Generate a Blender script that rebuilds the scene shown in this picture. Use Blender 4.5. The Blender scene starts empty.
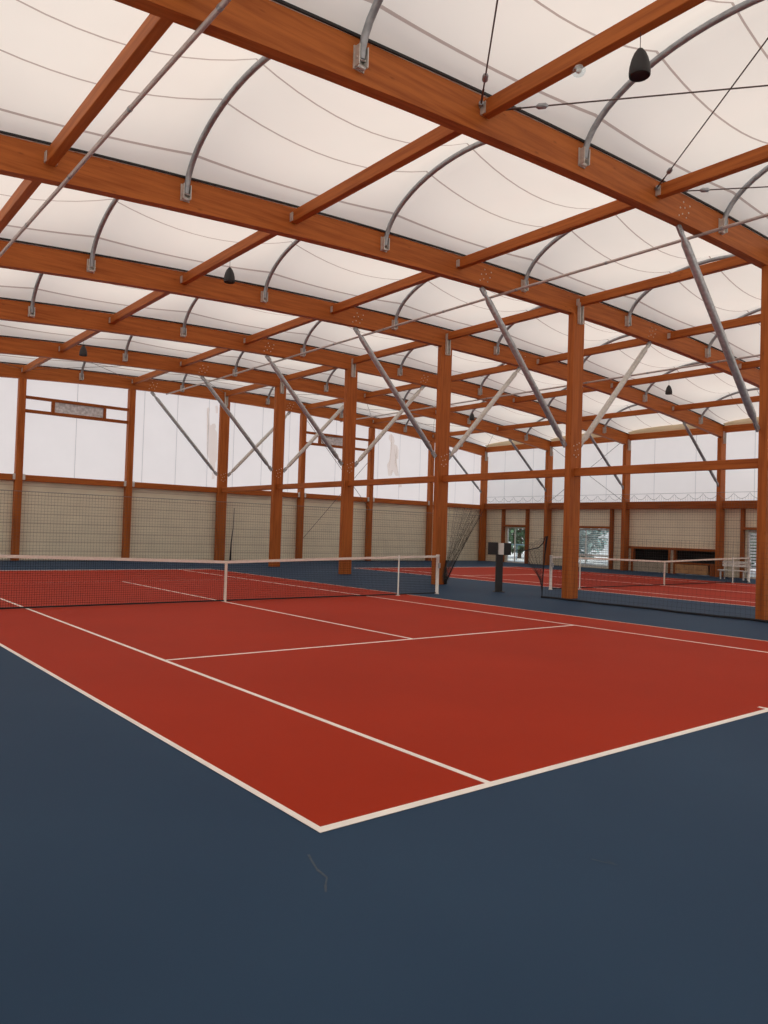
import bpy, bmesh, math, random
from mathutils import Vector, Matrix
random.seed(7)
PI = math.pi
scene = bpy.context.scene
COL = scene.collection

# ------------------------------------------------------------------ materials
def srgb(r, g, b):
    f = lambda c: (c/255/12.92) if c/255 <= .04045 else ((c/255+.055)/1.055)**2.4
    return (f(r), f(g), f(b), 1)

def new_mat(name):
    m = bpy.data.materials.new(name); m.use_nodes = True
    nt = m.node_tree; nt.nodes.clear()
    out = nt.nodes.new('ShaderNodeOutputMaterial')
    return m, nt, out

def plain(name, col, rough=.5, metal=0, noise=.06, scale=6):
    m, nt, out = new_mat(name)
    b = nt.nodes.new('ShaderNodeBsdfPrincipled')
    b.inputs['Roughness'].default_value = rough; b.inputs['Metallic'].default_value = metal
    tc = nt.nodes.new('ShaderNodeTexCoord'); n = nt.nodes.new('ShaderNodeTexNoise')
    n.inputs['Scale'].default_value = scale; n.inputs['Detail'].default_value = 4
    r = nt.nodes.new('ShaderNodeValToRGB')
    r.color_ramp.elements[0].position = .3; r.color_ramp.elements[1].position = .7
    r.color_ramp.elements[0].color = tuple(c*(1-noise*2) for c in col[:3])+(1,)
    r.color_ramp.elements[1].color = tuple(min(1, c*(1+noise)) for c in col[:3])+(1,)
    nt.links.new(tc.outputs['Object'], n.inputs['Vector']); nt.links.new(n.outputs['Fac'], r.inputs['Fac'])
    nt.links.new(r.outputs['Color'], b.inputs['Base Color']); nt.links.new(b.outputs[0], out.inputs[0])
    return m

def wood(name, axis, light=(.47, .137, .028), dark=(.29, .070, .012)):
    """glulam: grain streaks along the given axis, thin lamination lines across z or x"""
    m, nt, out = new_mat(name)
    N = nt.nodes.new; Lk = nt.links.new
    b = N('ShaderNodeBsdfPrincipled'); b.inputs['Roughness'].default_value = .55; b.inputs['Specular IOR Level'].default_value = .2
    tc = N('ShaderNodeTexCoord')
    mp = N('ShaderNodeMapping')
    sc = [7, 7, 7]; sc[axis] = .35
    mp.inputs['Scale'].default_value = sc
    n = N('ShaderNodeTexNoise'); n.inputs['Scale'].default_value = 2.2; n.inputs['Detail'].default_value = 7
    n.inputs['Roughness'].default_value = .6
    r = N('ShaderNodeValToRGB')
    r.color_ramp.elements[0].position = .28; r.color_ramp.elements[0].color = dark+(1,)
    r.color_ramp.elements[1].position = .62; r.color_ramp.elements[1].color = light+(1,)
    Lk(tc.outputs['Object'], mp.inputs[0]); Lk(mp.outputs[0], n.inputs['Vector']); Lk(n.outputs['Fac'], r.inputs['Fac'])
    # knots
    mp2 = N('ShaderNodeMapping'); s2 = [4, 4, 4]; s2[axis] = 1.3; mp2.inputs['Scale'].default_value = s2
    v = N('ShaderNodeTexVoronoi'); v.inputs['Scale'].default_value = 1.4
    r2 = N('ShaderNodeValToRGB')
    r2.color_ramp.elements[0].position = .03; r2.color_ramp.elements[0].color = (.3, .25, .2, 1)
    r2.color_ramp.elements[1].position = .12; r2.color_ramp.elements[1].color = (1, 1, 1, 1)
    Lk(tc.outputs['Object'], mp2.inputs[0]); Lk(mp2.outputs[0], v.inputs['Vector']); Lk(v.outputs['Distance'], r2.inputs['Fac'])
    mx = N('ShaderNodeMixRGB'); mx.blend_type = 'MULTIPLY'; mx.inputs[0].default_value = .5
    Lk(r.outputs[0], mx.inputs[1]); Lk(r2.outputs[0], mx.inputs[2])
    Lk(mx.outputs[0], b.inputs['Base Color']); Lk(b.outputs[0], out.inputs[0])
    return m

def fabric(name, col, trans, tfac=.5, noise=.04):
    """translucent membrane cloth: part of the outside light comes through"""
    m, nt, out = new_mat(name)
    N = nt.nodes.new; Lk = nt.links.new
    d = N('ShaderNodeBsdfDiffuse'); t = N('ShaderNodeBsdfTranslucent'); mx = N('ShaderNodeMixShader')
    tc = N('ShaderNodeTexCoord'); n = N('ShaderNodeTexNoise'); n.inputs['Scale'].default_value = .9; n.inputs['Detail'].default_value = 5
    r = N('ShaderNodeValToRGB'); r.color_ramp.elements[0].position = .3; r.color_ramp.elements[1].position = .7
    r.color_ramp.elements[0].color = tuple(c*(1-noise) for c in trans)+(1,); r.color_ramp.elements[1].color = tuple(trans)+(1,)
    Lk(tc.outputs['Object'], n.inputs['Vector']); Lk(n.outputs['Fac'], r.inputs['Fac'])
    Lk(r.outputs[0], t.inputs['Color'])
    d.inputs['Color'].default_value = tuple(col)+(1,)
    mx.inputs[0].default_value = tfac
    Lk(d.outputs[0], mx.inputs[1]); Lk(t.outputs[0], mx.inputs[2]); Lk(mx.outputs[0], out.inputs[0])
    return m

def stain(name, col):
    """thin translucent ink on the wall cloth"""
    m, nt, out = new_mat(name)
    t = nt.nodes.new('ShaderNodeBsdfTransparent'); n = nt.nodes.new('ShaderNodeTexNoise'); n.inputs['Scale'].default_value = 3
    r = nt.nodes.new('ShaderNodeValToRGB'); r.color_ramp.elements[0].color = tuple(c*.97 for c in col[:3])+(1,); r.color_ramp.elements[1].color = col
    nt.links.new(n.outputs['Fac'], r.inputs['Fac']); nt.links.new(r.outputs[0], t.inputs['Color']); nt.links.new(t.outputs[0], out.inputs[0])
    return m

def acrylic(name, c, c2, rough=.62):
    """acrylic sports coating: fine grain, soft large wear clouds"""
    m, nt, out = new_mat(name)
    N = nt.nodes.new; Lk = nt.links.new
    b = N('ShaderNodeBsdfPrincipled'); b.inputs['Roughness'].default_value = rough
    b.inputs['Specular IOR Level'].default_value = .07
    tc = N('ShaderNodeTexCoord')
    n = N('ShaderNodeTexNoise'); n.inputs['Scale'].default_value = .45; n.inputs['Detail'].default_value = 6
    r = N('ShaderNodeValToRGB'); r.color_ramp.elements[0].position = .3; r.color_ramp.elements[1].position = .72
    r.color_ramp.elements[0].color = c+(1,); r.color_ramp.elements[1].color = c2+(1,)
    n2 = N('ShaderNodeTexNoise'); n2.inputs['Scale'].default_value = 260; n2.inputs['Detail'].default_value = 2
    bp = N('ShaderNodeBump'); bp.inputs['Strength'].default_value = .12; bp.inputs['Distance'].default_value = .004
    Lk(tc.outputs['Object'], n.inputs['Vector']); Lk(tc.outputs['Object'], n2.inputs['Vector'])
    Lk(n.outputs['Fac'], r.inputs['Fac']); Lk(r.outputs[0], b.inputs['Base Color'])
    Lk(n2.outputs['Fac'], bp.inputs['Height']); Lk(bp.outputs[0], b.inputs['Normal'])
    Lk(b.outputs[0], out.inputs[0])
    return m

def cladding(name):
    """beige sheet cladding with horizontal joints"""
    m, nt, out = new_mat(name)
    N = nt.nodes.new; Lk = nt.links.new
    b = N('ShaderNodeBsdfPrincipled'); b.inputs['Roughness'].default_value = .6
    tc = N('ShaderNodeTexCoord'); sep = N('ShaderNodeSeparateXYZ')
    Lk(tc.outputs['Object'], sep.inputs[0])
    dv = N('ShaderNodeMath'); dv.operation = 'DIVIDE'; dv.inputs[1].default_value = .39
    fr = N('ShaderNodeMath'); fr.operation = 'FRACT'
    Lk(sep.outputs[2], dv.inputs[0]); Lk(dv.outputs[0], fr.inputs[0])
    r = N('ShaderNodeValToRGB')
    r.color_ramp.elements[0].position = 0; r.color_ramp.elements[0].color = (.60, .52, .39, 1)
    r.color_ramp.elements[1].position = .13; r.color_ramp.elements[1].color = (.93, .87, .68, 1)
    Lk(fr.outputs[0], r.inputs['Fac'])
    n = N('ShaderNodeTexNoise'); n.inputs['Scale'].default_value = 1.2; n.inputs['Detail'].default_value = 3
    mx = N('ShaderNodeMixRGB'); mx.blend_type = 'MULTIPLY'; mx.inputs[0].default_value = .22
    Lk(tc.outputs['Object'], n.inputs['Vector']); Lk(r.outputs[0], mx.inputs[1]); Lk(n.outputs['Fac'], mx.inputs[2])
    Lk(mx.outputs[0], b.inputs['Base Color']); Lk(b.outputs[0], out.inputs[0])
    return m

def net_cells(name, cell, cord, col, ax_u=0, ax_v=2):
    """knotted net: square cells of cord, open between"""
    m, nt, out = new_mat(name)
    N = nt.nodes.new; Lk = nt.links.new
    tc = N('ShaderNodeTexCoord'); sep = N('ShaderNodeSeparateXYZ'); Lk(tc.outputs['Object'], sep.inputs[0])
    def line(k):
        d = N('ShaderNodeMath'); d.operation = 'DIVIDE'; d.inputs[1].default_value = cell
        f = N('ShaderNodeMath'); f.operation = 'FRACT'
        l = N('ShaderNodeMath'); l.operation = 'LESS_THAN'; l.inputs[1].default_value = cord/cell
        Lk(sep.outputs[k], d.inputs[0]); Lk(d.outputs[0], f.inputs[0]); Lk(f.outputs[0], l.inputs[0]); return l
    a, c = line(ax_u), line(ax_v)
    mxm = N('ShaderNodeMath'); mxm.operation = 'MAXIMUM'; Lk(a.outputs[0], mxm.inputs[0]); Lk(c.outputs[0], mxm.inputs[1])
    t = N('ShaderNodeBsdfTransparent'); d = N('ShaderNodeBsdfDiffuse'); d.inputs['Color'].default_value = col
    mx = N('ShaderNodeMixShader'); Lk(mxm.outputs[0], mx.inputs[0]); Lk(t.outputs[0], mx.inputs[1]); Lk(d.outputs[0], mx.inputs[2])
    Lk(mx.outputs[0], out.inputs[0])
    return m

def glass(name, tint=(.9, .95, .97, 1)):
    m, nt, out = new_mat(name)
    N = nt.nodes.new; Lk = nt.links.new
    t = N('ShaderNodeBsdfTransparent'); t.inputs['Color'].default_value = tint
    g = N('ShaderNodeBsdfGlossy'); g.inputs['Roughness'].default_value = .05
    mx = N('ShaderNodeMixShader'); mx.inputs[0].default_value = .08
    Lk(t.outputs[0], mx.inputs[1]); Lk(g.outputs[0], mx.inputs[2]); Lk(mx.outputs[0], out.inputs[0])
    return m

WX, WY, WZ = wood('glulam_along_x', 0), wood('glulam_along_y', 1), wood('glulam_upright', 2)
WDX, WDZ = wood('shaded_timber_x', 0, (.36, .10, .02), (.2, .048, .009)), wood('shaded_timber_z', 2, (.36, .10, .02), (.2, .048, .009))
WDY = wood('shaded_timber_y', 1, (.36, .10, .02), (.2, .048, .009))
STEEL = plain('galvanised_steel', (.48, .51, .53, 1), .42, .55, .12, 14)
STEEL_D = plain('weathered_steel_tube', (.36, .38, .40, 1), .42, .5, .12, 9)
STEEL_L = plain('pale_steel', (.62, .60, .56, 1), .45, .35, .08, 12)
CABLE = plain('dark_steel_cable', (.13, .10, .09, 1), .5, .5)
PIPE = plain('greyish_pipe', (.55, .49, .46, 1), .5, .3, .06, 5)
BLACKSTRIP = plain('black_gasket', (.012, .011, .012, 1), .7)
BLACK = plain('black_plastic', (.010, .010, .011, 1), .5)
NEAR_BLACK = plain('dark_charcoal', (.02, .019, .02, 1), .6)
WHITE = plain('white_paint', (.78, .76, .72, 1), .5, 0, .04)
LINE = plain('white_line_paint', (.93, .88, .82, 1), .7, 0, .05, 3)
LINE_F = plain('thin_line_paint', (.80, .60, .48, 1), .7, 0, .06, 3)
CREAM = plain('cream_webbing', (.78, .72, .65, 1), .7, 0, .04, 20)
GREY_PRINT = plain('grey_scuff', (.055, .08, .11, 1), .8, 0, .15, 40)
BOLT = plain('bright_bolt', (.75, .68, .58, 1), .4, .3)
ROOF_CLOTH = fabric('roof_membrane', (.80, .75, .69), (.95, .885, .80))
SEAM = fabric('membrane_seam', (.45, .37, .33), (.62, .50, .44), .4)
WALL_CLOTH = fabric('wall_membrane', (.78, .75, .74), (.96, .90, .88), .80)
WALL_SEAM = fabric('wall_membrane_seam', (.55, .53, .55), (.70, .67, .68), .5)
VALANCE = fabric('membrane_valance', (.66, .56, .42), (.72, .60, .40), .45)
PRINT = stain('faded_print', (.90, .84, .80, 1))
BLUE = acrylic('blue_acrylic', (.025, .054, .101), (.031, .065, .117))
RED = acrylic('red_acrylic', (.345, .026, .007), (.395, .031, .009))
CLAD = cladding('beige_cladding')
NETCELL = net_cells('tennis_net_cells', .045, .0048, (.012, .011, .014, 1))
FENCE = plain('fence_cord', (.11, .10, .09, 1), .9)
CORDTOP = plain('grey_top_cord', (.26, .25, .25, 1), .9)
BLACKNET = plain('black_net_cord', (.02, .02, .022, 1), .9)
ROPE = plain('black_rope', (.012, .012, .016, 1), .9)
GLASS = glass('window_glass')
FROST = plain('grey_louvre_glass', (.70, .72, .75, 1), .3, 0, .18, 9)
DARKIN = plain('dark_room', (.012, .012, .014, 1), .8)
PLY = plain('plywood_board', (.56, .30, .13, 1), .6, 0, .12, 3)
PALEBOARD = plain('pale_board', (.48, .42, .33, 1), .6, 0, .08, 3)
LEAF = plain('green_leaves', (.09, .19, .10, 1), .6, 0, .35, 3)
LEAF2 = plain('blue_green_leaves', (.34, .50, .50, 1), .6, 0, .35, 3)  # leaf tone lightened, sunlight on the bushes is put into the colour
BARK = plain('bark', (.10, .07, .05, 1), .9)
GROUND = plain('pale_paving', (.85, .83, .80, 1), .8, 0, .05, 1)
BLUEPOST = plain('grey_blue_metal', (.10, .17, .24, 1), .5)
SLAT = plain('white_slat', (.80, .82, .84, 1), .5)

# ------------------------------------------------------------------ mesh building
class MB:
    def __init__(s): s.v = []; s.f = []; s.m = []; s.sm = []
    def add(s, vs, fs, mi=0, smooth=False):
        o = len(s.v); s.v += [tuple(v) for v in vs]
        for f in fs: s.f.append([i+o for i in f]); s.m.append(mi); s.sm.append(smooth)
        return s
    def box(s, x0, x1, y0, y1, z0, z1, mi=0):
        return s.add([(x0,y0,z0),(x1,y0,z0),(x1,y1,z0),(x0,y1,z0),(x0,y0,z1),(x1,y0,z1),(x1,y1,z1),(x0,y1,z1)],
                     [(3,2,1,0),(4,5,6,7),(0,1,5,4),(1,2,6,5),(2,3,7,6),(3,0,4,7)], mi)
    def bbox(s, x0, x1, y0, y1, z0, z1, b=.01, mi=0):
        """box with chamfered edges"""
        bm = bmesh.new(); bmesh.ops.create_cube(bm, size=1)
        for v in bm.verts:
            v.co = Vector((x0 if v.co.x < 0 else x1, y0 if v.co.y < 0 else y1, z0 if v.co.z < 0 else z1))
        bmesh.ops.bevel(bm, geom=bm.edges[:], offset=b, segments=1, affect='EDGES')
        bm.verts.index_update()
        s.add([v.co for v in bm.verts], [[v.index for v in f.verts] for f in bm.faces], mi); bm.free(); return s
    def tube(s, pts, r, n=8, mi=0, caps=True):
        pts = [Vector(p) for p in pts]; rs = r if isinstance(r, (list, tuple)) else [r]*len(pts)
        vs = []; fs = []; side = None
        for i, p in enumerate(pts):
            t = (pts[min(i+1, len(pts)-1)]-pts[max(i-1, 0)]).normalized()
            if side is None:
                a = Vector((0,0,1)) if abs(t.z) < .9 else Vector((1,0,0)); side = t.cross(a).normalized()
            side = (side - t*side.dot(t)).normalized(); up = side.cross(t)
            for k in range(n):
                q = 2*PI*k/n; vs.append(p+(side*math.cos(q)+up*math.sin(q))*rs[i])
        for i in range(len(pts)-1):
            for k in range(n):
                fs.append((i*n+k, i*n+(k+1) % n, (i+1)*n+(k+1) % n, (i+1)*n+k))
        s.add(vs, fs, mi, n > 4)
        if caps:
            s.add([vs[k] for k in range(n)], [tuple(range(n))], mi); s.add([vs[-n+k] for k in range(n)], [tuple(range(n-1, -1, -1))], mi)
        return s
    def lathe(s, prof, c, n=20, mi=0):
        vs = []; fs = []
        for r, z in prof:
            for k in range(n): q = 2*PI*k/n; vs.append((c[0]+r*math.cos(q), c[1]+r*math.sin(q), c[2]+z))
        for i in range(len(prof)-1):
            for k in range(n): fs.append((i*n+k, i*n+(k+1) % n, (i+1)*n+(k+1) % n, (i+1)*n+k))
        return s.add(vs, fs, mi, True)
    def strand(s, a, b, w):
        """thin square cord"""
        return s.tube([a, b], w*.5, 3, 0, False)
    def build(s, name, mats, parent=None):
        me = bpy.data.meshes.new(name); 
        # local origin at the thing's base centre
        me.from_pydata(s.v, [], s.f)
        if not isinstance(mats, (list, tuple)): mats = [mats]
        for m in mats: me.materials.append(m)
        me.polygons.foreach_set('material_index', s.m); me.polygons.foreach_set('use_smooth', s.sm)
        me.update()
        o = bpy.data.objects.new(name, me); COL.objects.link(o)
        if parent: o.parent = parent
        return o

def tag(o, label, cat, group=None):
    o['label'] = label; o['category'] = cat
    if group: o['group'] = group
    return o
def struct(o): o['kind'] = 'structure'; return o
def thing(name, label, cat, group=None):
    o = bpy.data.objects.new(name, None); COL.objects.link(o); o.empty_display_size = .2
    return tag(o, label, cat, group)

# ------------------------------------------------------------------ layout of the hall
BX = [14.7+4.63*(i-4) for i in range(9)]         # purlin / wall post lines, x
XL, XR = BX[0], BX[-1]                             # -3.82 .. 33.22
YB = [-.94, 4.30, 9.54, 14.78, 20.02, 25.26, 30.50]   # roof beams, y
YF = -6.4                                          # wall behind the camera
ROW = 14.7                                         # column row between the two courts
def zb(x): return 7.86-.0033*(x-14.7)**2           # beam underside
ORD = ['', 'first', 'second', 'third', 'fourth', 'fifth', 'sixth']
BN = ['overhead roof beam nearest the viewer', 'nearest roof beam', 'second roof beam', 'third roof beam', 'fourth roof beam', 'fifth roof beam', 'roof beam on the far end wall']
XN = ['at left wall', 'fourth left of the column row', 'third left of', 'second left of', 'first left of', '']

# ---- floor
struct_floor = MB().box(XL-.3, XR+.4, YF, 31.0, -.15, 0).build('floor', BLUE); struct(struct_floor)
def court(ox):
    field = MB().box(ox-.03, ox+10.98, -.05, 23.80, 0, .003).build('court_field', RED, struct_floor)
    z0, z1 = .003, .006
    def ln(name, x0, x1, y0, y1, m=LINE): MB().box(ox+x0, ox+x1, y0, y1, z0, z1).build(name, m, field)
    ln('baseline', -.035, 10.99, -.055, .012); ln('baseline', -.025, 10.99, 23.72, 23.82)
    ln('doubles_sideline', -.035, .012, .012, 23.72)
    ln('doubles_sideline', 10.955, 10.99, .05, 23.72, LINE_F)
    ln('singles_sideline', 1.36, 1.41, .012, 23.72); ln('singles_sideline', 9.575, 9.62, .05, 23.72)
    ln('service_line', 1.40, 9.575, 5.46, 5.51); ln('service_line', 1.40, 9.575, 18.26, 18.31)
    ln('centre_service_line', 5.46, 5.51, 5.51, 18.26)
    ln('centre_mark', 5.48, 5.53, .012, .10); ln('centre_mark', 5.46, 5.51, 23.62, 23.72)
court(0); court(17.93)
# scuffs on the blue floor
def scuff(pts, w):
    mb = MB()
    for i in range(len(pts)-1):
        a, b = Vector(pts[i]), Vector(pts[i+1]); d = (b-a).normalized(); n = Vector((-d.y, d.x, 0))*w*(.6+.4*random.random())
        mb.add([a-n, b-n*.7, b+n*.7, a+n], [(0, 1, 2, 3)])
    mb.build('scuff_mark', GREY_PRINT, struct_floor)
scuff([(-.24,-.25,.002),(-.27,-.33,.002),(-.30,-.42,.002),(-.31,-.52,.002)], .010)
scuff([(-.31,-.52,.002),(-.36,-.58,.002),(-.40,-.64,.002)], .008)
scuff([(.95,-1.14,.002),(.97,-1.20,.002),(1.0,-1.26,.002)], .006)
scuff([(1.0,-1.24,.002),(1.0,-1.20,.002)], .004)
# outside ground
struct(MB().box(33.9, 70, -10, 60, -.4, -.05).build('ground', GROUND))

# ---- roof membrane, one cloth per bay
def cell_frac(x):
    """0 at an arch, 1 midway between arches"""
    k = (x-(ROW+2.315))/4.63; f = k-math.floor(k)
    return 1-(2*f-1)**2
def memb(x, y, ya, yb_):
    x = min(XR, max(XL, x))
    c = (ya+yb_)/2; a = (yb_-ya)/2-.06; d = min(1, abs(y-c)/a)
    E = 1.24*math.sqrt(max(0, 1-d*d)); S = .50*(1-d*d)*cell_frac(x)
    z = E-S
    lim = 30.9
    lim2 = -1.505
    if x < lim2: z *= 1-.5*((lim2-x)/(lim2-XL))**1.5
    r = zb(x)+.345+z
    if x > lim:
        t = ((x-lim)/(XR-lim))**1.3; r = r*(1-t)+(7.40+.16*E)*t
    return r
for j in range(-1, 6):
    ya = YB[j] if j >= 0 else YF-.10; yb_ = YB[j+1]
    c = (ya+yb_)/2; a = (yb_-ya)/2-.10
    seams = [-2.27, -1.17, 0, 1.17, 2.27]
    ds = set()
    n = 22
    for k in range(n+1): ds.add(round(-math.cos(PI*k/n), 5))
    for s_ in seams:
        for e in (-.017, .017): ds.add(round((s_+e)/2.52, 5))
    ds = sorted(ds)
    # drop regular rows that fall on a seam
    ds = [d for d in ds if any(abs(d-round((s_+e)/2.52, 5)) < 1e-6 for s_ in seams for e in (-.017, .017)) or all(abs(d*2.52-s_) > .05 for s_ in seams)]
    xs = [XL-.5]+[XL+(XR-XL)*k/96 for k in range(97)]+[XR+.5]
    mb = MB(); vs = [(x, c+d*a, memb(x, c+d*a, ya, yb_)) for d in ds for x in xs]
    nx = len(xs); f0 = []; f1 = []
    for i in range(len(ds)-1):
        mid = (ds[i]+ds[i+1])/2*2.52
        tgt = f1 if any(abs(mid-s_) < .01 for s_ in seams) else f0
        for k in range(nx-1): tgt.append((i*nx+k, i*nx+k+1, (i+1)*nx+k+1, (i+1)*nx+k))
    mb.add(vs, f0, 0, True); o_ = 0
    for f in f1: mb.f.append(list(f)); mb.m.append(1); mb.sm.append(True)
    struct(mb.build('ceiling', [ROOF_CLOTH, SEAM]))

# ---- glulam roof beams
bolt_me = None
def bolt(x, y, z, parent):
    global bolt_me
    if bolt_me is None:
        b = MB().lathe([(.001, 0), (.017, 0), (.017, .008), (.008, .012), (.001, .012)], (0, 0, 0), 8).build('bolt_head', BOLT)
        b.data.transform(Matrix.Rotation(PI/2, 4, 'X')); bolt_me = b.data; o = b
    else:
        o = bpy.data.objects.new('bolt_head', bolt_me); COL.objects.link(o)
    o.location = (x, y, z); o.parent = parent
def beam(j, label):
    y = YB[j]; h = .57; w = .10
    n = 28; vs = []; fs = []
    x0, x1 = XL-.15, XR+.12
    for i in range(n+1):
        x = x0+(x1-x0)*i/n; z = zb(x)
        vs += [(x, y-w, z), (x, y+w, z), (x, y+w, z+h), (x, y-w, z+h)]
    for i in range(n):
        for k in range(4): fs.append((i*4+k, i*4+(k+1) % 4, i*4+4+(k+1) % 4, i*4+4+k))
    fs += [(3, 2, 1, 0), (n*4, n*4+1, n*4+2, n*4+3)]
    o = MB().add(vs, [tuple(reversed(f)) for f in fs]).build('roof_beam', WX); tag(o, label, 'roof beam', 'large glulam roof beams')
    # black gasket strip along the upper edge
    g = MB(); vs = []; fs = []
    for i in range(n+1):
        x = x0+(x1-x0)*i/n; z = zb(x)+h
        vs += [(x, y-w-.03, z-.006), (x, y+w+.03, z-.006), (x, y+w+.03, z+.03), (x, y-w-.03, z+.03)]
    for i in range(n):
        for k in range(4): fs.append((i*4+k, i*4+(k+1) % 4, i*4+4+(k+1) % 4, i*4+4+k))
    g.add(vs, [tuple(reversed(f)) for f in fs]).build('gasket_strip', BLACKSTRIP, o)
    for bx in (11.0, 18.4):
        for dx, dz in ((-.2, .1), (-.08, .16), (-.16, .26), (0, .3), (.06, .12), (.14, .24), (-.05, .4), (.18, .38)):
            bolt(bx+dx, y-w, zb(bx)+dz, o)
    return o
beam_labels = ['large timber roof beam passing overhead, closest to the viewer', 'nearest visible timber roof beam, largest in the picture, running from top left to right edge',
  'second timber roof beam from the viewer, resting on the second column of the row', 'third timber roof beam from the viewer, resting on the column beside the net post',
  'fourth timber roof beam from the viewer', 'fifth timber roof beam, last one before the far end wall', 'timber roof beam along the top of the far end wall']
for j in range(7): beam(j, beam_labels[j])

# ---- timber columns of the middle row
cn = ['overhead side column just right of the viewer, outside the frame', 'tall timber column at the right edge of the picture, nearest of the middle row', 'tall timber column right of centre, second of the middle row, by the far court net',
      'tall timber column beside the right net post, third of the middle row', 'fourth timber column of the middle row, behind the near net', 'fifth timber column of the middle row, with rails meeting at it', 'far end timber column of the middle row, standing against the end wall']
def column(x, y, label, group, top, a=.48, b=.20, bracket=True, m=WZ):
    o = MB().bbox(x-a/2, x+a/2, y-b/2, y+b/2, 0, top, .012).build('timber_column', m); tag(o, label, 'column', group)
    if bracket:
        k = MB(); k.box(x-.09, x+.07, y-b/2-.02, y-b/2+.005, top-.28, top+.30)
        k.box(x-.09, x-.07, y-b/2-.09, y-b/2-.02, top-.28, top+.30); k.box(x+.05, x+.07, y-b/2-.09, y-b/2-.02, top-.28, top+.30)
        k.build('steel_bracket', STEEL_L, o)
    return o
for j, y in enumerate(YB):
    if j == 1: y -= .08
    if j == 2: y -= .05
    o = column(ROW, y, cn[j], 'middle row columns', zb(ROW)+.002)
    for dx, dz in ((-.1, 3.95), (0, 3.9), (.1, 3.97), (-.05, 4.08), (.06, 4.12), (-.12, 4.2), (.02, 4.25), (.12, 4.3)):
        bolt(ROW+dx, y-.10, dz, o)

# ---- diagonal steel braces
def brace(p0, p1, label, group, r=.082, m=STEEL):
    p0, p1 = Vector(p0), Vector(p1); d = (p1-p0).normalized()
    o = MB().tube([p0+d*.0, p0+d*.18, p0+d*.30, p1-d*.30, p1-d*.18, p1], [r*.55, r*.6, r, r, r*.6, r*.55], 14).build('steel_brace', m)
    tag(o, label, 'brace', group)
    for p, e in ((p0, -d), (p1, d)):
        k = MB(); q = p+e*.12
        lo = p-e*.10
        n = Vector((0, .022, 0)); s = Vector((-d.z, 0, d.x))*.07
        vs = [lo-n-s, q-n-s, q-n+s, lo-n+s, lo+n-s, q+n-s, q+n+s, lo+n+s]
        k.add(vs, [(3,2,1,0),(4,5,6,7),(0,1,5,4),(1,2,6,5),(2,3,7,6),(3,0,4,7)])
        k.build('end_plate', STEEL_D, o)
    return o
cshort = ['overhead column', 'nearest middle row column', 'second middle row column', 'third middle row column', 'fourth middle row column', 'fifth middle row column', 'end wall middle column']
for j, y in enumerate(YB):
    brace((11.03, y, zb(11.03)-.10), (14.33, y, 4.27), 'grey steel brace left of the '+cshort[j], 'steel braces of the middle row')
    brace((18.37, y, zb(18.37)-.10), (15.07, y, 4.27), 'pale steel brace right of the '+cshort[j], 'steel braces of the middle row', .082, STEEL_L)
wall_names = {6: 'in the far right corner', 5: 'first from the far corner', 4: 'second from the far corner', 3: 'third from the far corner', 2: 'fourth from the far corner', 1: 'fifth from the far corner', 0: 'sixth from the far corner'}
for j in range(2, 7):
    y = YB[j]
    column(XR-.02, y, 'timber column on the right wall, '+wall_names[j], 'right wall columns', zb(XR)+.002, m=WZ)
    brace((29.75, y, zb(29.75)-.08), (32.9, y, 4.45), 'dark steel brace of the right wall column '+wall_names[j], 'right wall steel braces', .07, STEEL_D)

# ---- purlins between the beams
def side_name(i):
    if i == 4: return 'over the middle column row'
    k = i-4
    return '%s %s of the column row' % (ORD[abs(k)], 'left' if k < 0 else 'right')
bay = ['on the viewer side of nearest beam', 'between first and second roof beams', 'between second and third roof beams', 'between third and fourth roof beams', 'between fourth and fifth roof beams', 'between fifth beam and end wall']
for j in range(6):
    for i in range(1, 8):
        x = BX[i]; z = zb(x)+.225; ya, yb_ = YB[j]+.102, YB[j+1]-.102
        o = MB().bbox(x-.075, x+.075, ya+.02, yb_-.02, z, z+.23, .008).build('timber_purlin', WY)
        tag(o, 'slim timber purlin %s, %s' % (side_name(i), bay[j]), 'purlin', 'slim roof purlins')
        k = MB()
        for y0, y1 in ((ya, ya+.10), (yb_-.10, yb_)):
            k2 = MB(); h0, h1 = z+.02, z+.19; yi, yo = (y0, y1) if y0 == ya else (y1, y0); t = .018 if yo > yi else -.018
            pl = [(x-.095, yo), (x-.095, yi), (x+.095, yi), (x+.095, yo), (x+.078, yo), (x+.078, yi+t), (x-.078, yi+t), (x-.078, yo)]
            k2.add([(a_, b_, h0) for a_, b_ in pl]+[(a_, b_, h1) for a_, b_ in pl],
                   [(q, (q+1) % 8, 8+(q+1) % 8, 8+q) for q in range(8)]+[(0, 7, 6, 1), (1, 6, 5, 2), (2, 5, 4, 3), (8, 9, 14, 15), (9, 10, 13, 14), (10, 11, 12, 13)])
            k2.build('steel_bracket', STEEL_L, o)
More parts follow.
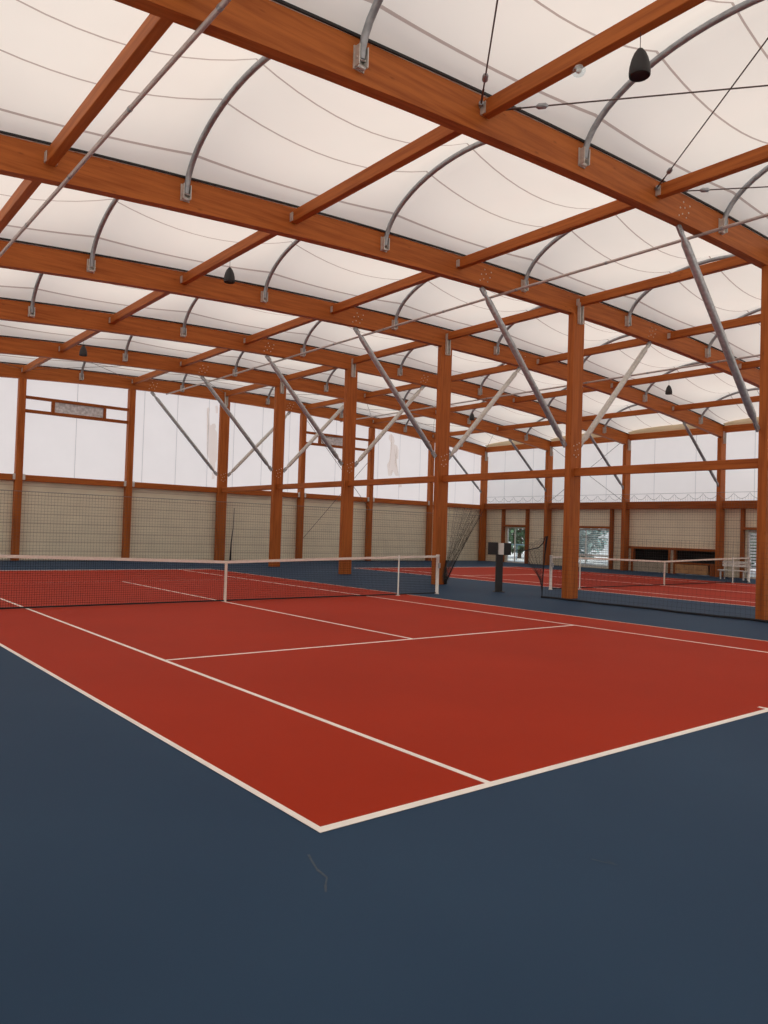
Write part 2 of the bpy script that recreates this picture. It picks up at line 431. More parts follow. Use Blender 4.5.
# ---- steel arches carrying the cloth
def arch_name(i):
    k = i-4
    return '%s %s of the column row' % (ORD[k+1] if k >= 0 else ORD[-k], 'right' if k >= 0 else 'left')
for j in range(6):
    c = (YB[j]+YB[j+1])/2; a = (YB[j+1]-YB[j])/2-.16
    for i in range(8):
        x = BX[i]+2.315; z0 = zb(x)
        pts = [(x, c-a*math.cos(PI*k/26), z0+.26+1.20*math.sin(PI*k/26)) for k in range(27)]
        o = MB().tube(pts, .052, 10).build('roof_arch', STEEL_D)
        tag(o, 'curved steel arch, %s, %s' % (arch_name(i), bay[j]), 'arch', 'curved steel roof arches')
        for sg in (-1, 1):
            yb_ = YB[j] if sg < 0 else YB[j+1]
            f = yb_-sg*.1              # beam face
            k = MB()
            y0, y1 = sorted((f, f-sg*.02)); k.box(x-.085, x+.085, y0, y1, z0+.14, z0+.44)
            for dx in (-.075, .06):
                y0, y1 = sorted((f-sg*.02, f-sg*.12)); k.box(x+dx, x+dx+.015, y0, y1, z0+.16, z0+.42)
            k.tube([(x-.09, f-sg*.07, z0+.26), (x+.09, f-sg*.07, z0+.26)], .018, 8)
            k.tube([(x-.06, f-sg*.05, z0+.17), (x+.06, f-sg*.05, z0+.17)], .03, 8)
            k.build('hinge_bracket', STEEL_L, o)

# ---- long pipes hung under the beams
for x, nm in ((1.02, 'long grey pipe crossing the upper left corner under the beams'), (11.70, 'long grey pipe under the beams, crossing above the near court to the column row'), (21.75, 'long grey pipe under the beams over the far court')):
    zz = zb(x)-.034
    o = MB().tube([(x, -2.2, zz), (x, 30.55, zz)], .032, 10).build('roof_pipe', PIPE); tag(o, nm, 'pipe', 'long roof pipes')
    y = 1.2
    while y < 30:
        MB().tube([(x, y-.03, zz), (x, y+.03, zz)], .037, 10).build('pipe_coupling', STEEL_D, o); y += 2.62
# ---- crossed cables in the roof and walls
def cable(a, b, label, group, r=.012, turn=None):
    a, b = Vector(a), Vector(b)
    o = MB().tube([a, b], r, 6).build('bracing_cable', CABLE); tag(o, label, 'cable', group)
    if turn:
        d = (b-a).normalized()
        MB().tube([a, a+d*.45], r*1.5, 6).build('cable_rod', CABLE, o)
        p = a+d*turn; MB().tube([p-d*.09, p-d*.05, p+d*.05, p+d*.09], [.014, .042, .042, .014], 8).build('turnbuckle', STEEL_D, o)
        MB().tube([a-d*.02, a+d*.09], .035, 8).build('cable_eye', STEEL_D, o)
    return o
for i in range(0, 8):
    for (p, q) in ((i, i+1), (i+1, i)):
        dirw = 'rightward' if q > p else 'leftward'
        if 1 <= p <= 7:
            za, zc = zb(BX[p])+.37, zb(BX[q])+.37
            e = .10 if q > p else -.10
            cable((BX[p]+e, YB[1]-.12, za), (BX[q]-e, YB[0]+.12, zc), 'front roof cable running %s from the purlin %s' % (dirw, side_name(p)), 'front bay roof cables', .011, .75)
            za, zc = zb(BX[p])+.37, zb(BX[q])+.37
            cable((BX[p]+e, YB[5]+.12, za), (BX[q]-e, YB[6]-.12, zc), 'far roof cable running %s from the purlin %s' % (dirw, side_name(p)), 'back bay roof cables', .009)

# ---- hanging speakers
def speaker(x, y, label):
    z = zb(x)+.225
    o = thing('pendant_speaker', label, 'speaker', 'hanging speakers')
    top = z-.19
    prof = [(.006, 0), (.035, -.02), (.07, -.07), (.10, -.14), (.12, -.22), (.128, -.30), (.125, -.345), (.112, -.355), (.105, -.335), (0.001, -.325)]
    MB().lathe(prof, (x, y, top)).build('speaker_body', NEAR_BLACK, o)
    MB().lathe([(.1, -.341), (.05, -.338), (.001, -.338)], (x, y, top)).build('speaker_grille', BLACK, o)
    MB().tube([(x, y, top-.01), (x, y, z+.002)], .005, 6).build('suspension_wire', CABLE, o)
speaker(BX[2], 1.62, 'black cone speaker hanging large at the upper right, under a purlin')
speaker(BX[2], 12.15, 'black cone speaker hanging left of centre between the second and third beams')
speaker(BX[2], 22.6, 'small black cone speaker far left near the end wall roof beams')
speaker(BX[6], 12.15, 'black cone speaker hanging over the far court, nearer of the two there')
speaker(BX[6], 22.6, 'tiny black cone speaker far over the far court beside the third column')
# small clear lamp under the front purlin
lt = thing('ceiling_lamp', 'small clear glass lamp under the front bay purlin beside the black speaker', 'lamp')
lx, ly, lz = BX[2], 2.52, zb(BX[2])+.223
MB().lathe([(.001, 0), (.05, 0), (.055, -.015), (.03, -.03), (.001, -.03)], (lx, ly, lz), 16).build('lamp_base', WHITE, lt)
MB().lathe([(.055, -.012), (.085, -.035), (.09, -.07), (.07, -.105), (.03, -.125), (.001, -.128)], (lx, ly, lz), 18).build('lamp_globe', GLASS, lt)
MB().lathe([(.001, -.03), (.03, -.035), (.038, -.06), (.02, -.085), (.001, -.09)], (lx, ly, lz), 14).build('bulb', WHITE, lt)

# ------------------------------------------------------------------ walls
def cloth_wall_x(y, x0, x1, z0, ztop, seams):
    """membrane wall parallel to x"""
    n = 40; mb = MB(); xs = sorted(set([x0+(x1-x0)*i/n for i in range(n+1)]+[s+e for s in seams for e in (-.014, .014)]))
    for a, b in zip(xs, xs[1:]):
        mi = 1 if any(abs((a+b)/2-s) < .01 for s in seams) else 0
        mb.add([(a, y, z0), (b, y, z0), (b, y, ztop(b)), (a, y, ztop(a))], [(0, 1, 2, 3)], mi)
    return mb
def cloth_wall_y(x, y0, y1, z0, z1, seams):
    mb = MB(); ys = sorted([y0, y1]+[s+e for s in seams for e in (-.014, .014)])
    for a, b in zip(ys, ys[1:]):
        mi = 1 if any(abs((a+b)/2-s) < .01 for s in seams) else 0
        mb.add([(x, a, z0), (x, b, z0), (x, b, z1), (x, a, z1)], [(0, 1, 2, 3)], mi)
    return mb
far = struct(MB().box(XL-.2, XR+.5, 30.72, 30.84, 0, 3.42).build('wall_far', CLAD))
fs_ = [BX[i]+4.63*f for i in range(8) for f in (.5, )]+[BX[i]+4.63*f for i in (3, 4, 6, 7) for f in (.15, .85)]
cloth_wall_x(30.78, XL-.2, XR+.5, 3.42, lambda x: zb(x)+.8, sorted(fs_)).build('membrane_panel', [WALL_CLOTH, WALL_SEAM], far)
# faded player figures printed on the far wall cloth
def figure(polys):
    bm = bmesh.new()
    for P in polys:
        vs = [bm.verts.new((x, 30.755, z)) for x, z in P]
        f = bm.faces.new(vs)
    bmesh.ops.triangulate(bm, faces=bm.faces[:])
    me = bpy.data.meshes.new('printed_figure'); bm.to_mesh(me); bm.free(); me.materials.append(PRINT)
    o = bpy.data.objects.new('printed_figure', me); COL.objects.link(o); o.parent = far
figure([[(13.87,7.44),(13.97,7.5),(14.03,7.39),(14.0,7.19),(14.05,6.67),(14.11,6.6),(14.19,6.71),(14.34,6.73),(14.39,6.56),(14.33,6.46),(14.45,6.33),(14.51,5.56),(14.5,4.98),(14.42,4.78),(14.36,4.3),(14.4,4.01),(14.27,3.98),(14.25,4.38),(14.08,4.95),(13.95,5.22),(13.96,5.89),(14.02,6.43),(13.94,7.14),(13.87,7.3)],
        [(14.31,7.59),(14.41,7.65),(14.47,7.49),(14.45,7.25),(14.36,7.26)]])
figure([[(25.41,7.32),(25.57,7.41),(25.75,7.25),(25.83,6.99),(25.77,6.83),(26.02,6.76),(26.15,6.51),(26.13,5.99),(25.95,5.95),(25.87,5.67),(26.04,5.37),(26.23,5.0),(25.99,4.98),(25.77,5.24),(25.71,5.31),(25.56,5.22),(25.67,4.96),(25.43,4.94),(25.3,5.58),(25.5,5.86),(25.58,6.4),(25.64,6.67),(25.52,6.93),(25.37,7.1)],
        [(26.25,4.52),(26.46,4.51),(26.48,4.35),(26.22,4.31)]])
# end wall posts
pn = {1: 'outside the left edge', 2: 'at the far left, left of the framed window', 3: 'right of the left framed window', 5: 'left of the second framed window', 6: 'right of the second framed window', 7: 'last before the far right corner'}
for i in (1, 2, 3, 5, 6, 7):
    x = BX[i]
    o = MB().bbox(x-.14, x+.14, 30.42, 30.70, 0, zb(x)+.002, .01).build('timber_post', WZ); tag(o, 'timber post of the far end wall, '+pn[i], 'post', 'end wall posts')
    for sx in (-1, 1):
        a, b = sorted((x+sx*.14, x+sx*.24)); MB().box(a, b, 30.42, 30.45, 3.36, 3.60).build('steel_bracket', STEEL_L, o)
def rail(x0, x1, y0, y1, z0, z1, m, label, group):
    o = MB().bbox(x0, x1, y0, y1, z0, z1, .008).build('timber_rail', m); return tag(o, label, 'rail', group)
wb = ['left of the first visible post', 'below the first framed window', 'left of the middle row end column', 'right of the middle row end column', 'below the second framed window', 'below the second printed figure', 'beside the far right corner']
for i in range(1, 8):
    x0 = BX[i]+(.14 if i != 4 else .24); x1 = BX[i+1]-(.14 if i+1 != 4 else .24)
    if i == 7: x1 -= .12
    rail(x0, x1, 30.50, 30.66, 3.32, 3.58, WX, 'timber rail across the far end wall, '+wb[i-1], 'end wall rails')
# framed windows high in the end wall
def sash(i, k, xa, xb, nm):
    x0, x1 = BX[i]+.14, BX[i+1]-.14
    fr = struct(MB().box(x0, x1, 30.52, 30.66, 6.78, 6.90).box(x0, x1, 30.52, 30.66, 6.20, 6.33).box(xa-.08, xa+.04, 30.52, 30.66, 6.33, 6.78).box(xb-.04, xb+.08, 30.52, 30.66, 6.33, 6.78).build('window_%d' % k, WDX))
    MB().box(xa+.04, xb-.04, 30.58, 30.61, 6.33, 6.78).build('louvre_pane', FROST, fr)
sash(2, 1, 6.72, 8.86, ''); sash(5, 2, 20.45, 22.7, '')

# right wall : lower cladding with openings, upper cloth
XW = XR+.28
ops = [(27.14, 28.70, 0, 2.22), (21.15, 23.85, .08, 2.22), (11.2, 13.62, 0, 2.30), (15.05, 19.65, 0, 1.22)]
right = None
mb = MB()
ys = sorted(set([YF, 31.0]+[o_[k] for o_ in ops for k in (0, 1)]))
for a, b in zip(ys, ys[1:]):
    c = (a+b)/2; o_ = [q for q in ops if q[0] < c < q[1]]
    if o_:
        if o_[0][2] > 0: mb.box(XW, XW+.12, a, b, 0, o_[0][2])
        mb.box(XW, XW+.12, a, b, o_[0][3], 3.5)
    else: mb.box(XW, XW+.12, a, b, 0, 3.5)
right = struct(mb.build('wall_right', CLAD))
sy = [y+d for y in YB for d in (1.5, 3.8)]
cloth_wall_y(XW+.06, YF, 31.0, 3.5, 8.3, [s for s in sy if YF < s < 30.9]).build('membrane_panel', [WALL_CLOTH, WALL_SEAM], right)
struct(MB().box(XL-.42, XL-.30, YF, 31.0, 0, 3.5).build('wall_left', CLAD))
cloth_wall_y(XL-.36, YF, 31.0, 3.5, 8.3, []).build('membrane_panel', WALL_CLOTH, bpy.data.objects['wall_left'])
struct(MB().box(XL-.42, XR+.5, YF-.12, YF, 0, 3.5).build('wall_front', CLAD))
cloth_wall_x(YF-.06, XL-.42, XR+.5, 3.5, lambda x: zb(x)+.75, []).build('membrane_panel', WALL_CLOTH, bpy.data.objects['wall_front'])

# right wall rails, edge beam and valance
rb = {2: 'above the slatted window beside the bench', 3: 'above the dark counter openings', 4: 'above the wide window', 5: 'above the narrow glazed door'}
for j in range(2, 6):
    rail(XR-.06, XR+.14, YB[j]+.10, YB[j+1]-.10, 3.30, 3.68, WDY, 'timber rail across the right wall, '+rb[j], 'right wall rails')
    o = MB().bbox(XR-.10, XR+.08, YB[j]+.10, YB[j+1]-.10, 6.98, 7.30, .01).build('edge_beam', WY)
    tag(o, 'timber edge beam along the top of the right wall, '+rb[j], 'edge beam', 'right wall edge beams')
    mb = MB(); n = 30; vs = []
    for k in range(n+1):
        y = YB[j]+.1+(YB[j+1]-YB[j]-.2)*k/n
        vs += [(XR+.02, y, 7.30), (XR-.10-.03*math.sin(k*1.7), y, 7.40+.035*math.sin(k*2.3)+.02*math.sin(k*.9)), (XR+.0, y, memb(XR, y, YB[j], YB[j+1])+.02)]
    mb.add(vs, [f for k in range(n) for f in ((k*3, k*3+1, k*3+4, k*3+3), (k*3+1, k*3+2, k*3+5, k*3+4))], 0, True)
    struct(mb.build('trim_%d' % (j-1), VALANCE))
rr = {1: 'nearest', 2: 'second', 3: 'third', 4: 'fourth', 5: 'farthest'}
for j in range(0, 6):
    lab = ['outside the frame beside the viewer', 'between the first and second columns', 'between the second and third columns', 'between third and fourth columns', 'between fourth and fifth columns', 'between fifth column and end wall']
    rail(ROW-.06, ROW+.06, YB[j]+.10, YB[j+1]-.10, 3.37, 3.59, WY, 'timber rail of the middle row, '+lab[j], 'middle row rails')

# right wall posts, windows and doors
def wpost(y, z1, label, w=.14):
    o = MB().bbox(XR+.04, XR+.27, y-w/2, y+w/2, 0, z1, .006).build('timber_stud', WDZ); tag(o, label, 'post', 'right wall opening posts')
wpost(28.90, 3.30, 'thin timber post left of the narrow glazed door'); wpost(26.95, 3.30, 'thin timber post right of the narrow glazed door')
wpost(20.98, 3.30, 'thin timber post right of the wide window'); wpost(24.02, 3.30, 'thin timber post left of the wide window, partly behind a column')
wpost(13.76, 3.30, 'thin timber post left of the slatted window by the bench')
# narrow glazed door
def frame_y(y0, y1, z0, z1, t, x0, x1):
    return MB().box(x0, x1, y0, y0+t, z0, z1).box(x0, x1, y1-t, y1, z0, z1).box(x0, x1, y0+t, y1-t, z0, z0+t).box(x0, x1, y0+t, y1-t, z1-t, z1)
d1 = struct(frame_y(27.15, 28.69, .0, 2.20, .07, XW, XW+.1).build('door_1', WHITE))
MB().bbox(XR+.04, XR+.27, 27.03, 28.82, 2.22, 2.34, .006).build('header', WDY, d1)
MB().box(XW+.03, XW+.08, 28.02, 28.10, .07, 2.13).build('door_mullion', WHITE, d1)
MB().box(XW+.04, XW+.05, 27.22, 28.02, .07, 2.13).build('door_pane', GLASS, d1)
MB().box(XW+.04, XW+.05, 28.10, 28.62, .07, 2.13).build('door_pane', GLASS, d1)
w3 = struct(frame_y(21.17, 23.83, .10, 2.20, .08, XW, XW+.1).build('window_3', WHITE))
MB().bbox(XR+.04, XR+.27, 21.06, 23.94, 2.22, 2.34, .006).build('header', WDY, w3)
MB().box(XW+.03, XW+.08, 22.74, 22.80, .18, 2.12).build('window_mullion', WHITE, w3)
MB().box(XW+.03, XW+.08, 21.25, 23.75, .66, .74).build('window_transom', WHITE, w3)
MB().box(XW+.04, XW+.05, 21.25, 23.75, .18, 2.12).build('window_pane', GLASS, w3)
w4 = struct(frame_y(11.25, 13.60, 0, 2.28, .10, XW, XW+.1).build('window_4', WHITE))
MB().bbox(XR+.04, XR+.27, 11.2, 13.68, 2.30, 2.42, .006).build('header', WDY, w4)
MB().box(XW+.04, XW+.05, 11.35, 13.50, .1, 2.18).build('window_pane', GLASS, w4)
sl = MB()
for k in range(14): sl.box(XW+.06, XW+.09, 11.35, 13.50, .16+k*.145, .16+k*.145+.095)
sl.build('slat_blind', WALL_CLOTH, w4)
sl = MB()
for k in range(17): sl.box(XW+.06, XW+.075, 21.26, 23.74, .20+k*.112, .20+k*.112+.034)
sl.build('slat_blind', WALL_CLOTH, w3)
# dark counter openings
dc = thing('serving_hatch', 'dark twin counter opening framed in timber low on the right wall', 'serving hatch')
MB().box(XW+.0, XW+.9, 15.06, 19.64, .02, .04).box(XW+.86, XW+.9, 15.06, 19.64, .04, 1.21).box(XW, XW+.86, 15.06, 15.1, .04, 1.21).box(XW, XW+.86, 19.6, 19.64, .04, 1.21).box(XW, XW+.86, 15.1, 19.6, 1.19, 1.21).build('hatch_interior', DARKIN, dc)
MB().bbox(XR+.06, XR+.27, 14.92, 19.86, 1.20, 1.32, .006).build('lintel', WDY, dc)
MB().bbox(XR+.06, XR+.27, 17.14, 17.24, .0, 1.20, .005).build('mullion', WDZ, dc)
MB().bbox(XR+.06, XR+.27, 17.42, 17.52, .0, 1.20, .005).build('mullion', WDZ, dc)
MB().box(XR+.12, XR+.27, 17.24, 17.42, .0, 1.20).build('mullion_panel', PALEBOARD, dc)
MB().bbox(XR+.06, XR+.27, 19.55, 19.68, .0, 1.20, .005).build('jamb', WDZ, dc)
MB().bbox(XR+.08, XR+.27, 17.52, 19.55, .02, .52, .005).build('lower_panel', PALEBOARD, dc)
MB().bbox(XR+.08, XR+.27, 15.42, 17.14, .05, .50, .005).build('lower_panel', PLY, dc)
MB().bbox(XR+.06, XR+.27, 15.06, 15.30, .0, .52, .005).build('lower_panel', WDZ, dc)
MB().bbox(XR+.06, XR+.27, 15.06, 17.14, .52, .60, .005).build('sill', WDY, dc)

# wall cables
cable((19.45, 30.38, 7.45), (23.85, 30.38, 2.9), 'thin end wall cable falling from upper left of the second framed window', 'end wall cables', .012)
cable((23.85, 30.38, 5.8), (19.45, 30.38, 1.2), 'thin end wall cable rising behind the fourth column of the row', 'end wall cables', .012)
cable((XR-.1, 25.1, 3.75), (XR-.1, 20.2, 7.0), 'thin right wall cable rising from lower left above the wide window', 'right wall cables', .012)
cable((XR-.1, 25.1, 7.0), (XR-.1, 20.2, 3.75), 'thin right wall cable falling from upper left above the wide window', 'right wall cables', .012)

# ------------------------------------------------------------------ tennis nets
def tennis_net(ox, label, stick=5.029, post=6.46):
    y = 11.885; xc = ox+5.485; xp = post
    root = thing('tennis_net', label, 'tennis net', 'tennis nets'); root.location = (xc, y, 0)
    def top(x):
        t = abs(x)/xp; return 1.065-.15*(1-t)**1.15
    n = 40
    xs = [-xp+2*xp*i/n for i in range(n+1)]
    m = MB(); 
    m.add([(x, 0, .03) for x in xs]+[(x, 0, top(x)) for x in xs], [(i, i+1, n+2+i, n+1+i) for i in range(n)])
    m.build('net_mesh', NETCELL, root)
    b = MB(); vs = []
    for x in xs: vs += [(x, -.014, top(x)-.055), (x, .014, top(x)-.055), (x, .014, top(x)+.004), (x, -.014, top(x)+.004)]
    b.add(vs, [(i*4+k, i*4+4+k, i*4+4+(k+1) % 4, i*4+(k+1) % 4) for i in range(n) for k in range(4)]).build('head_band', CREAM, root)
    MB().tube([(-xp, 0, .035), (xp, 0, .035)], .018, 6).build('bottom_cord', ROPE, root)
    MB().box(-.026, .026, -.02, .02, .0, .914).build('centre_strap', CREAM, root)
    for sg in (-1, 1):
        p = MB().lathe([(.001, 0), (.062, 0), (.062, .03), (.046, .04), (.046, 1.06), (.052, 1.065), (.052, 1.09), (.001, 1.095)], (sg*xp, 0, 0), 16).build('net_post', WHITE, root)
        MB().box(sg*xp-.03, sg*xp+.03, -.09, -.045, .72, .86).build('net_winder', STEEL, p)
        MB().lathe([(.001, 0), (.06, 0), (.06, .015), (.018, .02), (.018, 1.065), (.001, 1.07)], (sg*stick, -.03, 0), 12).build('singles_stick', WHITE, root)
tennis_net(0, 'tennis net across the near red court, white top band and centre strap'); tennis_net(18.0, 'tennis net of the far court, seen between the two right hand columns', 5.16, 6.62)

# ------------------------------------------------------------------ fence nets made of real cords
def fence(p0, p1, top, cell, w, name, label, sag=0, period=1):
    """cords between two floor points; top(t) gives the upper edge"""
    p0, p1 = Vector(p0), Vector(p1); L = (p1-p0).length; d = (p1-p0)/L
    root = thing(name, label, 'net')
    mb = MB(); n = int(L/cell)
    zmax = max(top(i*cell) for i in range(n+1))
    for i in range(n+1):
        q = p0+d*(i*cell); mb.strand(q+Vector((0, 0, .02)), q+Vector((0, 0, top(i*cell))), w)
    k = 1
    zmin = min(top(i*cell) for i in range(n+1))
    while k*cell < zmin:
        mb.strand(p0+Vector((0, 0, k*cell)), p1+Vector((0, 0, k*cell)), w); k += 1
    mb.build('net_cords', FENCE, root)
    pts = [p0+d*(L*i/(n*2))+Vector((0, 0, top(L*i/(n*2)))) for i in range(n*2+1)]
    MB().tube(pts, w*1.3, 4).build('top_cord', CORDTOP, root)
    return root
fence((XL+.1, 30.15, 0), (XR-.5, 30.15, 0), lambda s: 2.88, .13, .0075, 'fence_net', 'wide black backstop net hanging along the far end wall')
def scallop(s):
    f = (s/.76) % 1
    return 4.03-.27*(1-(2*f-1)**2)
r2 = fence((XR-.42, 29.9, 0), (XR-.42, 9.6, 0), scallop, .13, .0065, 'fence_net', 'tall net with scalloped top edge hanging along the right wall')
MB().tube([(XR-.42, 29.9, 4.06), (XR-.42, 9.6, 4.06)], .008, 4).build('carrier_wire', CORDTOP, r2)

# divider net between the courts, right of the second column
def sheet(name, label, corners, nu, nv, w, wave=.0):
    """quad net : corners a(bottom0) b(bottom1) c(top1) d(top0), cords both ways"""
    a, b, c, d = [Vector(p) for p in corners]
    def P(u, v):
        p = (a*(1-u)+b*u)*(1-v)+(d*(1-u)+c*u)*v
        n = (b-a).cross(d-a).normalized()
        return p+n*wave*math.sin(u*38+v*3)*(1-.4*v)
    root = thing(name, label, 'net'); mb = MB()
    for i in range(nu+1): mb.tube([P(i/nu, k/8) for k in range(9)], w*.5, 3, 0, False)
    for i in range(nv+1): mb.tube([P(k/24, i/nv) for k in range(25)], w*.5, 3, 0, False)
    mb.build('net_cords', BLACKNET, root); return root, P
dn, P = sheet('divider_net', 'black divider net standing between second column and right edge column', [(14.1, 9.85, .02), (14.1, 3.0, .02), (14.16, 3.0, 1.70), (14.16, 9.75, 1.70)], 60, 15, .0034, .03)
MB().tube([(14.02, 9.92, .03)]+[(14.02+.05*math.sin(k*.9)+.03*math.sin(k*2.1), 9.8-k*.35, .035) for k in range(20)], .026, 8).build('bottom_rope', ROPE, dn)
MB().tube([(14.02, 9.90, .03), (14.0, 9.86, .6), (14.05, 9.86, 1.2), (14.1, 9.84, 1.70)], [.012, .014, .022, .03], 6).build('edge_rope', ROPE, dn)
# bunched fold sagging left from the edge
fn, P = sheet('gathered_net', 'dark gathered net sagging behind the second column edge, over the far red court', [(15.0, 10.7, .45), (14.05, 9.93, .05), (14.05, 9.86, 1.66), (16.2, 12.75, 1.22)], 26, 18, .006, .05)
pts = [(16.2, 12.75, 1.22), (15.6, 11.85, 1.24), (15.0, 10.85, 1.36), (14.5, 10.3, 1.50), (14.05, 9.86, 1.68)]
MB().tube(pts, .016, 6).build('edge_rope', ROPE, fn)
# net tied to the third column, fanning out to the right
root = thing('gathered_net', 'black gathered net fanning up to the right from the third column', 'net'); mb = MB()
for i in range(46):
    u = math.sqrt(i/45); v0 = random.random()*.15
    b = Vector((14.85+.12*math.sin(i), 14.6+.12*random.random(), .05+.5*u*random.random()))
    t = Vector((14.9+.15*math.sin(i*1.9), 14.55-1.5*u, 2.62-.2*u+.05*math.sin(i*2.7)))
    mid = b.lerp(t, .5)+Vector((.06*math.sin(i*3.1), (.20 if u < .8 else .10)*u*.9, -.12*u))
    pts = [((1-s)**2)*b+2*s*(1-s)*mid+s*s*t for s in [k/8 for k in range(9)]]
    mb.tube(pts, .0034, 3, 0, False)
for k in range(1, 16):
    s = k/15; pts = []
    for i in range(13):
        u = i/12; b = Vector((14.85, 14.65, .05)); t = Vector((14.9, 14.55-1.5*u, 2.62-.2*u)); pts.append(b.lerp(t, s)+Vector((.04*math.sin(i*2), .1*u*math.sin(PI*s), 0)))
    mb.tube(pts, .0026, 3, 0, False)
mb.build('net_cords', FENCE, root)
MB().tube([(14.86, 14.62, .05), (14.9, 14.2, .8), (14.95, 13.6, 1.75), (14.95, 13.05, 2.45)], [.03, .012, .008, .005], 6).build('edge_rope', ROPE, root)
MB().tube([(14.92, 14.68, .02), (14.9, 14.66, .35), (14.88, 14.62, .8)], [.07, .05, .02], 8).build('net_bundle', ROPE, root)
# hanging cord beside the end column
o = MB().tube([(15.15, 30.0, 2.6), (15.1, 29.95, 1.6), (15.0, 29.9, .9), (14.98, 29.9, 0.0)], [.012, .018, .03, .05], 6).build('net_cord', ROPE); tag(o, 'dark bunched net cord hanging just right of the end wall middle column', 'cord')

# ------------------------------------------------------------------ black display stand between the courts
ds_ = thing('display_stand', 'black post with angled twin boards and white panel, between the courts', 'display stand')
cx, cy = 14.40, 11.84
ang = math.atan2(.6275, .778)        # faces the near court corner
def rotbox(x0, x1, y0, y1, z0, z1, a, px, py):
    mb = MB().bbox(x0, x1, y0, y1, z0, z1, .008)
    ca, sa = math.cos(a), math.sin(a)
    mb.v = [(px+x*ca-y*sa, py+x*sa+y*ca, z) for x, y, z in mb.v]; return mb
A0 = -math.radians(38.9)
rotbox(-.10, .10, -.08, .08, 0, 1.12, A0, cx, cy).build('post', NEAR_BLACK, ds_)
rotbox(-.17, .17, -.14, .14, 0, .02, A0, cx, cy).build('base_plate', NEAR_BLACK, ds_)
def panel(name, off, w, a, m, z0, z1):
    ca, sa = math.cos(A0), math.sin(A0); px, py = cx+off[0]*ca-off[1]*sa, cy+off[0]*sa+off[1]*ca
    return rotbox(-w/2, w/2, -.05, .05, z0, z1, A0+a, px, py).build(name, m, ds_)
panel('side_board', (-.20, -.02), .29, -.35, BLACK, 1.10, 1.47)
panel('side_board', (.21, -.02), .25, .35, BLACK, 1.10, 1.46)
panel('white_panel', (.03, -.10), .15, 0, WHITE, 1.11, 1.45)

# ------------------------------------------------------------------ white bench
bn = thing('bench', 'white slatted bench with backrest beside the far court, right of the hatch', 'bench')
by0, by1, bx = 12.62, 13.92, 31.35
sb = MB()
for k in range(3): sb.bbox(bx+.02+k*.14, bx+.13+k*.14, by0, by1, .39, .43, .006)
sb.build('seat', WHITE, bn)
sb = MB()
for k in range(2): sb.bbox(bx+.46, bx+.49, by0, by1, .58+k*.14, .69+k*.14, .006)
sb.build('backrest', WHITE, bn)
for y in (by0+.12, by1-.12):
    MB().bbox(bx+.04, bx+.09, y-.03, y+.03, 0, .39, .005).build('leg', WHITE, bn)
    MB().tube([(bx+.44, y, 0), (bx+.44, y, .40), (bx+.50, y, .84)], .025, 8).build('leg', WHITE, bn)
    MB().bbox(bx+.04, bx+.46, y-.02, y+.02, .35, .389, .004).build('seat_bearer', WHITE, bn)

# ------------------------------------------------------------------ outside, seen through the right wall glazing
def tree(x, y, h, r, mat, label):
    t = thing('tree', label, 'tree', 'trees outside the right wall')
    mb = MB(); rnd = random.Random(int(x*10+y*7))
    for i in range(900):
        th = rnd.random()*2*PI; u = rnd.random()*2-1; q = (rnd.random()**.33)
        s = math.sqrt(1-u*u)
        c = Vector((x+r*q*s*math.cos(th), y+r*q*s*math.sin(th), h*.55+h*.5*q*u))
        if c.z < .1: c.z = .1+rnd.random()*.6
        a = Vector((rnd.random()-.5, rnd.random()-.5, rnd.random()-.5)).normalized()*.28; b = a.cross(Vector((rnd.random()-.5, rnd.random()-.5, 1))).normalized()*.16
        mb.add([c-a, c+b, c+a, c-b], [(0, 1, 2, 3)])
    mb.build('foliage', mat, t)
    MB().tube([(x, y, -.05), (x+.1, y, h*.3), (x, y+.1, h*.7)], [.16, .12, .05], 8).build('trunk', BARK, t)
tree(42.0, 35.0, 4.2, 1.7, LEAF, 'dark green tree outside, seen through the narrow glazed door')
tree(41.5, 39.2, 3.8, 1.6, LEAF, 'second green tree outside, left in the narrow glazed door')
tree(38.2, 26.9, 4.2, 2.1, LEAF2, 'blue green bush outside, seen through the wide window')
tree(42.9, 24.9, 4.4, 2.2, LEAF2, 'leafy bush outside, right half of the wide window')
tree(40.0, 15.8, 3.6, 1.8, LEAF, 'green tree outside behind the slatted window')
fr_ = thing('garden_fence', 'grey blue rail fence outside behind the narrow glazed door', 'fence')
MB().tube([(38.5, 29.2, 1.05), (38.5, 40, 1.05)], .04, 8).build('top_bar', BLUEPOST, fr_)
for k in range(8): MB().tube([(38.5, 29.4+k*1.4, -.05), (38.5, 29.4+k*1.4, 1.05)], .03, 8).build('fence_post', BLUEPOST, fr_)

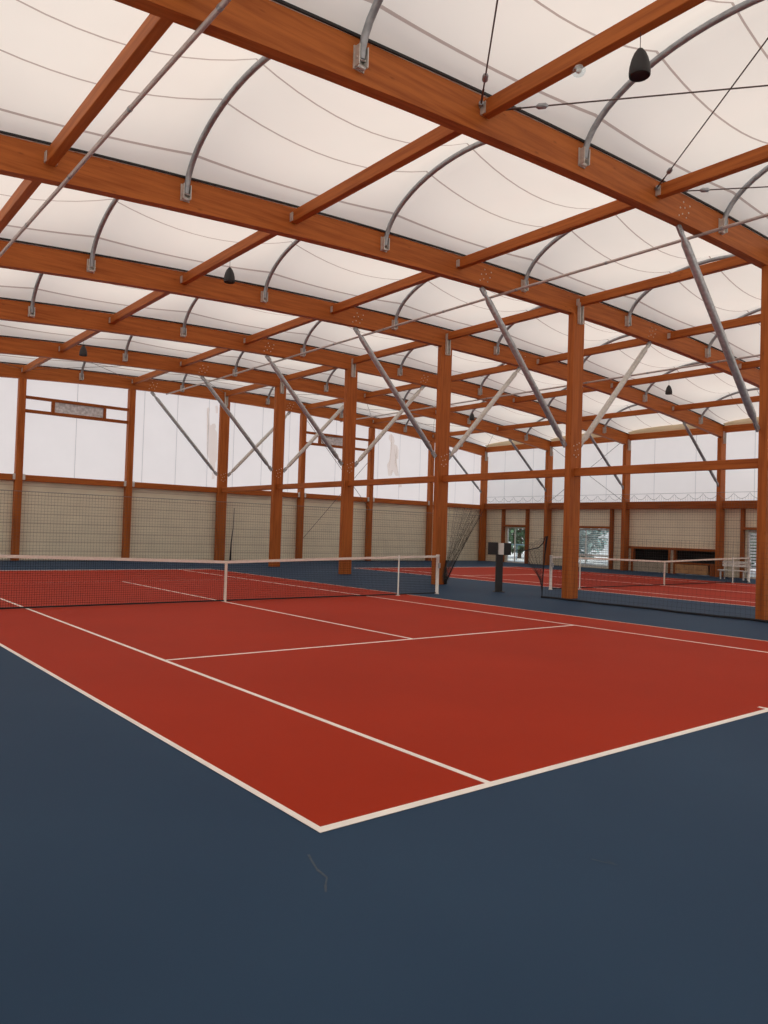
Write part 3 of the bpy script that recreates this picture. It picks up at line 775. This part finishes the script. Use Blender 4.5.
# ------------------------------------------------------------------ light
w = bpy.data.worlds.new('World'); scene.world = w; w.use_nodes = True
nt = w.node_tree; nt.nodes.clear()
out = nt.nodes.new('ShaderNodeOutputWorld'); bg = nt.nodes.new('ShaderNodeBackground')
tc = nt.nodes.new('ShaderNodeTexCoord'); sp = nt.nodes.new('ShaderNodeSeparateXYZ'); rp = nt.nodes.new('ShaderNodeValToRGB')
rp.color_ramp.elements[0].position = 0; rp.color_ramp.elements[0].color = (.95, .93, .92, 1)
rp.color_ramp.elements[1].position = .9; rp.color_ramp.elements[1].color = (.70, .77, .90, 1)
nt.links.new(tc.outputs['Generated'], sp.inputs[0]); nt.links.new(sp.outputs[2], rp.inputs['Fac'])
nt.links.new(rp.outputs[0], bg.inputs['Color']); nt.links.new(bg.outputs[0], out.inputs[0])
bg.inputs['Strength'].default_value = 1.0
sd = bpy.data.lights.new('sun', 'SUN'); sd.energy = 3.75; sd.angle = math.radians(4); sd.color = (1, .91, .79)
so = bpy.data.objects.new('sun', sd); COL.objects.link(so)
so.rotation_euler = Vector((.55, .85, -1.0)).to_track_quat('-Z', 'Y').to_euler()

# ------------------------------------------------------------------ camera
cd = bpy.data.cameras.new('camera'); co = bpy.data.objects.new('camera', cd); COL.objects.link(co)
Rv = Vector((.7775566427, -.6280251584, .0314653431)); Uv = Vector((-.0405035619, -.0000864476, .9991793903)); Fv = Vector((.6275070747, .7781930306, .0255044738))
M = Matrix((Rv, Uv, -Fv)).transposed().to_4x4(); M.translation = Vector((-2.4773, -3.5593, 1.6888))
co.matrix_world = M
cd.sensor_fit = 'VERTICAL'; cd.sensor_height = 36; cd.sensor_width = 27; cd.lens = 758.814*36/1024
cd.clip_start = .05; cd.clip_end = 300
scene.camera = co
scene.view_settings.view_transform = 'Standard'; scene.view_settings.look = 'None'
scene.view_settings.exposure = 0; scene.view_settings.gamma = 1
scene.cycles.max_bounces = 10; scene.cycles.diffuse_bounces = 6; scene.cycles.transparent_max_bounces = 16
scene.cycles.use_denoising = True
scene.cycles.sample_clamp_indirect = 6
